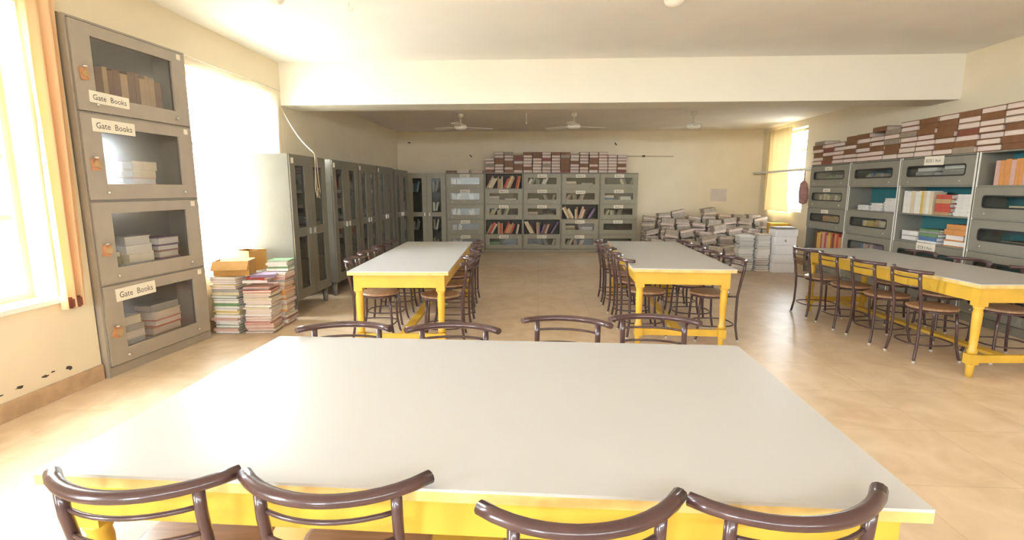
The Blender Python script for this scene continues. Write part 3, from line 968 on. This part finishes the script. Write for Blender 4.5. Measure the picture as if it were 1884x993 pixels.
stand_row(Mk, -.30, .40, sh[0][0], sh[0][1], .12, 'top shelf of the teal lined right bookcase', GR, ['grey', 'blue', 'dusty'], ((.5, 4), (0, 4)), (.03, .05), (.15, .17))
for j, (x, n, l) in enumerate([(-.24, 2, .22), (.05, 3, .22), (.34, 5, .22)]):
    zz = sh[1][0] + .001
    for q in range(n):
        place(paper_mesh(l, .2, .035, 11 + 7 * j + q, 'c_white'), Mk, (x, .15, zz), 'white paper sheaf, %s from bottom, %s heap on teal lined open shelf' % (ORD[q + 1], ORD[j + 1]), 'papers', 'paper sheaves on the right open shelves', name='paper_sheaf')
        zz += .036
stand_row(Mk, -.20, .45, sh[2][0], sh[2][1], .12, 'third shelf of the teal lined right bookcase', GR, ['pink', 'yellow', 'green', 'cream', 'tan'], ((0, 20),), (.04, .065), (.2, .22))
stand_row(Mk, -.18, .45, sh[3][0], sh[3][1], .12, 'fourth shelf of the teal lined right bookcase', GR, ['blue', 'purple', 'pink', 'white', 'pink'], ((0, 3), (.2, 3), (0, 12)), (.04, .065), (.2, .22))
Mk, sh, W = RIN[2]
flat_stack(Mk, -.22, .14, sh[0][0], sh[0][0] + .22, .34, .2, 5, 'left pile, top shelf of two label bookcase', GR, ['grey', 'white', 'dusty'], 'pages_w', (.05, .065))
flat_stack(Mk, .26, .14, sh[0][0], sh[0][0] + .25, .36, .2, 6, 'right pile, top shelf of two label bookcase', GR, ['white', 'grey'], 'pages_w', (.05, .065))
w2 = 'upper open shelf of two label bookcase'
stand_row(Mk, -.52, .02, sh[1][0], sh[1][1], .11, w2, GR, ['white', 'cream', 'cream', 'yellow', 'white'], ((0, 9),), (.04, .07), (.27, .28))
flat_stack(Mk, .13, .13, sh[1][0], sh[1][0] + .26, .22, .2, 6, 'middle pile, ' + w2, GR, ['red', 'tan', 'brown', 'cream'], 'pages_w', (.035, .05), .01, True)
zz = sh[1][0] + .001
for q in range(6):
    place(paper_mesh(.21, .18, .04, 50 + q, 'c_white'), Mk, (.40, .14, zz), 'white paper sheaf, %s from bottom of heap on %s' % (ORD[q + 1], w2), 'papers', 'paper sheaves on the right open shelves', name='paper_sheaf')
    zz += .041
w3 = 'lower open shelf of two label bookcase'
flat_stack(Mk, -.36, .13, sh[2][0], sh[2][0] + .14, .30, .2, 4, 'left pile, ' + w3, GR, ['white', 'grey', 'white'], 'pages_w', (.05, .065))
flat_stack(Mk, -.02, .13, sh[2][0], sh[2][0] + .2, .32, .2, 5, 'middle pile, ' + w3, GR, ['blue', 'white', 'green', 'grey'], 'pages_w', (.025, .05), .012, True)
flat_stack(Mk, .36, .13, sh[2][0], sh[2][0] + .25, .30, .2, 7, 'right pile, ' + w3, GR, ['tan', 'orange', 'cream', 'white'], 'pages_w', (.05, .065))
flat_stack(Mk, -.1, .13, sh[3][0], sh[3][0] + .2, .34, .2, 5, 'left pile, fourth shelf of two label bookcase', GR, ['grey', 'dusty'], 'pages_g', (.045, .06))
flat_stack(Mk, .3, .13, sh[3][0], sh[3][0] + .2, .3, .2, 5, 'right pile, fourth shelf of two label bookcase', GR, ['maroon', 'dusty', 'red'], 'pages_g', (.045, .06))
Mk, sh, W = RIN[3]
stand_row(Mk, -.42, .54, sh[0][0], sh[0][1], .12, 'open top shelf of the right bookcase at photo edge', GR, ['pink', 'tan', 'orange', 'pink', 'cream'], ((0, 30),), (.04, .065), (.25, .26))
for j in (1, 2, 3):
    flat_stack(Mk, -.05, .14, sh[j][0], sh[j][0] + .15, .34, .2, 5, 'left pile, %s shelf, right bookcase at photo edge' % SH[j], GR, ['grey', 'cream', 'dusty'], 'pages_g', (.04, .05))
Mright = Matrix.Translation((4.70, 0, 0)) @ Matrix.Rotation(R(-90), 4, 'Z')
miss = {(5, 1), (5, 2), (6, 0), (6, 1), (6, 2), (6, 3), (6, 4), (6, 6), (5, 5)}
register_wall(Mright, -9.17, -4.65, HR + .002, .14, 15, 7, .3, .26, .0655, 'right wall bookcases', 'registers piled on the right wall bookcases', miss, 9, .42)

# ---- ceiling fans
def fan(x, y, zc, drop, rz, label):
    f = empty('ceiling_fan', (x, y, zc), rz, label, 'fan', 'ceiling fans')
    MB().lathe([(.02, 0), (.055, -.005), (.05, -.05), (.018, -.075)], M['fan'], 16).build('canopy', f)
    MB().tube([(0, 0, -.07), (0, 0, -drop + .10)], .011, M['fan'], 8).build('down_rod', f)
    MB().lathe([(.02, -drop + .12), (.045, -drop + .10), (.10, -drop + .085), (.115, -drop + .05), (.10, -drop + .02), (.06, -drop + .005), (.02, -drop)], M['fan'], 20).build('motor', f)
    for k in range(3):
        a = 2 * PI * k / 3
        T = Matrix.Rotation(a, 4, 'Z') @ Matrix.Translation((0, 0, -drop + .05)) @ Matrix.Rotation(R(10), 4, 'X')
        b = MB()
        b.box(.10, .20, -.018, .018, -.004, .004, M['fan'], T)
        i = b.mi(M['fan'])
        n = 6
        pr = []
        for q in range(n + 1):
            s = q / n
            xx = .18 + .42 * s
            hw = .045 + .022 * math.sin(PI * min(1, s * 1.05) * .55)
            if q == n: hw *= .7
            pr.append([b.bm.verts.new(T @ Vector((xx, e * hw, zz))) for (e, zz) in ((-1, -.003), (1, -.003), (1, .003), (-1, .003))])
        for q in range(n):
            for j in range(4):
                b.bm.faces.new((pr[q][j], pr[q][(j + 1) % 4], pr[q + 1][(j + 1) % 4], pr[q + 1][j])).material_index = i
        b.bm.faces.new(pr[0][::-1]).material_index = i
        b.bm.faces.new(pr[n]).material_index = i
        b.build('blade', f)
    return f
fan(-1.40, 9.2, 2.75, .28, R(28), 'white ceiling fan in the far bay, left one of the three')
fan(.60, 9.2, 2.75, .28, R(20), 'white ceiling fan in the far bay, middle one of the three')
fan(2.66, 9.2, 2.75, .29, R(24), 'white ceiling fan in the far bay, right one of the three')
def ceiling_lamp(x, y, label):
    c = empty('ceiling_lamp', (x, y, 3.03), 0, label, 'lamp', 'round lamps on the near ceiling')
    MB().lathe([(.055, 0), (.058, -.012), (.05, -.02)], M['brass'], 16).build('lamp_base', c)
    MB().lathe([(.05, -.02), (.075, -.035), (.082, -.06), (.07, -.09), (.04, -.108), (.01, -.114)], M['jamb'], 18).build('globe', c)
ceiling_lamp(1.09, 4.50, 'round white ceiling lamp at the top edge right of the room centre')
ceiling_lamp(-2.15, 4.27, 'round white ceiling lamp at the top edge near the left windows')
MB().tube([(-1.66, 4.60, 3.03), (-1.66, 4.60, 2.99), (-1.655, 4.62, 2.97), (-1.64, 4.63, 2.975), (-1.635, 4.63, 2.99)], .007, M['fan'], 6).build('ceiling_hook', label='small pale hook on the near ceiling left of centre', cat='hook')
b = MB()
b.lathe([(.015, 0), (.03, -.006), (.012, -.02)], M['fan'], 10)
b.tube([(0, 0, -.015), (0, 0, -.15)], .009, M['fan'], 6)
b.lathe([(.014, -.15), (.018, -.17), (.010, -.19)], M['fan'], 10)
tag(b.build('ceiling_drop_rod', loc=(-.235, 9.2, 2.75)), 'short white drop rod without a fan on the far ceiling', 'rod')

# ---- books heaped on the floor by the second left window
GL = 'magazines heaped under the left window'
I4 = Matrix.Identity(4)
zA = flat_stack(I4, -3.12, 4.86, 0, .60, .27, .20, 34, 'left floor stack beside the tall cabinet', GL, ['white', 'cream', 'grey', 'yellow', 'pink', 'green'], 'pages_w', (.016, .03), .012, None, kind='magazine')
flat_stack(I4, -3.12, 5.12, 0, .58, .28, .22, 20, 'floor stack behind the left one by the window', GL, ['cream', 'pink', 'grey'], 'pages_w', (.035, .05), kind='magazine')
flat_stack(I4, -2.82, 4.92, 0, .50, .28, .26, 34, 'front floor stack under the left window', GL, ['pink', 'cream', 'white', 'red', 'grey', 'pink'], 'pages', (.015, .028), .015, None, .12, kind='magazine')
flat_stack(I4, -2.81, 5.23, 0, .58, .27, .24, 38, 'rear floor stack beside the first cupboard', GL, ['red', 'pink', 'white', 'orange', 'grey', 'cream'], 'pages', (.015, .03), .015, None, .05, kind='magazine')
zr = .585
flat_stack(I4, -2.78, 5.25, .58, .72, .22, .2, 9, 'loose pile crowning the rear floor stack', GL, ['white', 'green', 'red', 'white'], 'pages_w', (.014, .026), .01, None, .12, kind='magazine')
for k, (x, y, z, a, cv) in enumerate([(-2.86, 4.92, .512, .25, 'white'), (-2.82, 4.93, .542, -.25, 'red'), (-2.765, 4.90, .572, .3, 'purple')]):
    place(book_flat(.23, .17, .028, cv, 'pages_w'), I4, (x, y, z), '%s magazine thrown askew on top of the front floor stack' % CN[cv], 'magazine', GL, (0, 0, a), 'magazine')
def carton(loc, rz, sx, sy, sz, label, flaps):
    c = empty('cardboard_box', loc, rz, label, 'box', 'cardboard boxes on the books')
    t = .005
    b = MB()
    b.box(-sx / 2, sx / 2, -sy / 2, sy / 2, 0, t, M['carton'])
    b.box(-sx / 2, -sx / 2 + t, -sy / 2, sy / 2, t, sz, M['carton']).box(sx / 2 - t, sx / 2, -sy / 2, sy / 2, t, sz, M['carton'])
    b.box(-sx / 2 + t, sx / 2 - t, -sy / 2, -sy / 2 + t, t, sz, M['carton']).box(-sx / 2 + t, sx / 2 - t, sy / 2 - t, sy / 2, t, sz, M['carton'])
    b.build('box_body', c)
    for s, a in flaps:
        T = Matrix.Translation((0, s * sy / 2, sz)) @ Matrix.Rotation(s * a, 4, 'X')
        y0, y1 = (0, -s * sy * .5)
        MB().box(-sx / 2, sx / 2, min(y0, y1), max(y0, y1), 0, t, M['carton'], T).build('flap', c)
    return c
carton((-3.07, 4.90, zA + .002), R(14), .33, .22, .15, 'open brown cardboard box on the left floor stack', [(-1, 2.3), (1, .5)])
carton((-3.10, 5.22, .588), R(-20), .26, .22, .21, 'brown cardboard box tilted behind the open one by the window', [(1, -.1), (-1, .3)])

# ---- bundles heaped in the back right corner
GB = 'dusty bundles heaped in the back right corner'
def bundle(L, D, T, seed):
    k = ('b', L, D, T, seed)
    if k not in _books:
        r = random.Random(seed)
        b = MB()
        n = 3
        for q in range(n):
            ox, oy = r.uniform(-.012, .012), r.uniform(-.012, .012)
            z0, z1 = T * q / n, T * (q + 1) / n - .003
            b.box(-L / 2 + ox, L / 2 + ox, -D / 2 + oy, D / 2 + oy, z0, z1, M[['pages_g', 'pages', 'pages_g'][(q + seed) % 3]])
            b.box(-L / 2 + ox - .002, L / 2 + ox + .002, -D / 2 + oy - .002, D / 2 + oy + .002, z1, z1 + .003, M['c_dusty'])
        for x in (-L * .22, L * .22):
            b.box(x - .003, x + .003, -D / 2 - .016, D / 2 + .016, T, T + .002, M['cord'])
            b.box(x - .003, x + .003, -D / 2 - .017, -D / 2 - .015, 0, T, M['cord'])
        _books[k] = b.mesh('bundle')
    return _books[k]
rb = random.Random(21)
tops = {}
cols = [2.47, 2.80, 3.13, 3.46, 3.79, 4.12, 4.45, 4.78]
rows = [(11.62, [.80, .93, .90, .88, .95, .90, .92, .88]), (11.26, [.55, .76, .80, .74, .82, .78, .84, .80]),
        (10.88, [.34, .52, .62, .60, .66, .64, .66, .70]), (10.50, [0, .30, .44, .46, .50, .52, .54, .58]), (10.12, [0, 0, .22, .32, .36, .40, .40, 0])]
RN = ['against the back wall', 'second from the back wall', 'third from the back wall', 'fourth from the back wall', 'at the front of the heap']
for j, (y, hs) in enumerate(rows):
    for k, x in enumerate(cols):
        z = .001
        q = 0
        while z + .09 < hs[k]:
            T = rb.choice([.10, .13, .16])
            if z + T > hs[k] + .05: T = .10
            q += 1
            top = z + T + .09 >= hs[k]
            ry = rb.uniform(-.22, .22) if (top and q > 1 and (j, k) != (3, 7)) else 0.0
            zz = z + abs(math.sin(ry)) * .14
            place(bundle(.265, .21, T, rb.randrange(5)), I4, (x + rb.uniform(-.005, .005), y + rb.uniform(-.02, .02), zz),
                  'dusty paper bundle, %s up, %s column from left, row %s' % (ORD[q], ORD[k + 1], RN[j]), 'bundle', GB,
                  (0, ry, rb.uniform(-.17, .17)), 'paper_bundle')
            z += T + .003
        tops[j, k] = z
# loose stacks in front of the heap
flat_stack(I4, 3.66, 9.17, 0, .64, .27, .21, 22, 'slim floor stack left of the white packets', 'floor stacks beside the white packets', ['grey', 'white', 'cream', 'grey'], 'pages_w', (.022, .04), .01, False, kind='journal')
flat_stack(I4, 3.93, 9.10, 0, .68, .23, .21, 24, 'slim floor stack touching the white packets', 'floor stacks beside the white packets', ['white', 'grey', 'tan', 'white'], 'pages_w', (.022, .04), .01, False, kind='journal')
z = 0.001
for k, (T, ry) in enumerate([(.17, .02), (.15, -.03), (.16, .03), (.15, -.02), (.12, .05)]):
    b = MB()
    b.box(-.185, .185, -.14, .14, 0, T - .004, M['packet'])
    o = MB()
    b.bm.verts.ensure_lookup_table()
    bmesh.ops.bevel(b.bm, geom=b.bm.edges[:], offset=.006, segments=2, affect='EDGES')
    if k == 3:
        text_into(b, '4', .0, T * .5, -.1405, .06, M['ink'])
    place(b.mesh('paper_packet'), I4, (4.25 + .012 * ((k * 7) % 3 - 1), 9.03, z), 'white wrapped paper packet, %s from the bottom of the white stack' % ORD[k + 1], 'packet', 'white paper packets', (0, 0, ry), 'paper_packet')
    z += T
place(paper_mesh(.33, .24, .035, 91, 'c_grey'), I4, (4.24, 9.04, z + .001), 'grey paper sheaf on top of the white packets', 'papers', None, name='paper_sheaf')

# orange carton on the heap below the right curtain
MB().box(-.17, .17, -.12, .12, 0, .25, M['box_yellow']).build('yellow_box', None, .006, label='golden yellow box on the heap below the right curtain', cat='box', loc=(4.83, 10.52, tops[3, 7] + .002), rot=(0, 0, R(-8)))

# ---- shelf plank across the back right window, bag on the wall
pl = empty('window_shelf', (0, 0, 0), 0, 'narrow grey shelf across the back right window', 'shelf')
MB().box(4.775, 4.925, 9.22, 11.80, 1.765, 1.80, M['steel_pale']).build('plank', pl)
for y in (9.30, 11.76):
    MB().box(WR - .02, WR - .001, y - .012, y + .012, 1.62, 1.765, M['steel']).box(4.79, WR - .001, y - .012, y + .012, 1.745, 1.764, M['steel']).build('bracket', pl)
b = MB()
prof = [(.012, .0), (.07, -.05), (.095, -.14), (.10, -.24), (.075, -.31), (.02, -.33)]
b.lathe(prof, M['bag'], 14)
for v in b.bm.verts:
    a = math.atan2(v.co.y, v.co.x)
    f = 1 + .16 * math.sin(3 * a + 9 * v.co.z) + .08 * math.sin(7 * a)
    v.co.x *= f * .6
    v.co.y *= f * 1.3
    v.co.z *= 1.35
bo = empty('cloth_bag', (4.87, 9.72, 1.60), 0, 'dull pink cloth bag hanging from the window shelf beside the right bookcases', 'bag')
b.build('bag_body', bo)
MB().tube([(0, -.02, -.01), (.0, -.012, .16), (0, .012, .16), (0, .02, -.01)], .006, M['bag'], 6).build('strap', bo)

# ---- cord looped from the second left window to the first cupboard
c0 = Vector((WL + .012, 6.58, 2.48))
c1 = Vector((-2.69, 6.06, 1.86))
pts = [c0.lerp(c1, k / 8) + Vector((0, 0, -.07 * math.sin(PI * k / 8))) for k in range(9)]
pts += [(-2.685, 6.05, 1.80), (-2.683, 6.045, 1.60), (-2.680, 6.07, 1.38), (-2.677, 6.11, 1.33), (-2.675, 6.12, 1.42), (-2.676, 6.09, 1.60), (-2.677, 6.08, 1.80), (-2.68, 6.06, 1.83),
        (-2.672, 6.02, 1.70), (-2.672, 5.99, 1.45), (-2.670, 6.02, 1.34), (-2.668, 6.06, 1.45)]
tag(MB().tube(pts, .006, M['cord'], 6).build('hanging_cord'), 'pale cord strung from the window corner and looped over the first cupboard', 'cord')

# ---- bits on the walls
tag(MB().box(3.95, 4.32, YB - .004, YB - .001, 1.15, 1.44, M['notice']).build('wall_notice'), 'faint grey paper notice on the back wall above the bundles', 'notice')
bz = empty('wall_conduit', (0, 0, 0), 0, 'thin pipe with a dark clip along the back wall', 'conduit')
MB().tube([(1.80, YB - .012, 2.18), (3.06, YB - .012, 2.165)], .010, M['conduit'], 6).build('pipe', bz)
MB().box(2.36, 2.42, YB - .03, YB - .001, 2.155, 2.195, M['mark']).build('clip', bz)
for k, (x, z, a, lab) in enumerate([(-1.60, 2.19, .8, 'dark hook on the back wall above the first back bookcase'), (1.745, 2.45, 1.0, 'dark slanted hook on the back wall right of the registers'),
                                   (-3.05, 2.50, .1, 'dark hook high in the back left corner')]):
    MB().box(-.035, .035, -.02, 0, -.012, .012, M['mark']).build('wall_hook', None, .004, label=lab, cat='hook', loc=(x, YB - .002, z), rot=(0, a, 0))
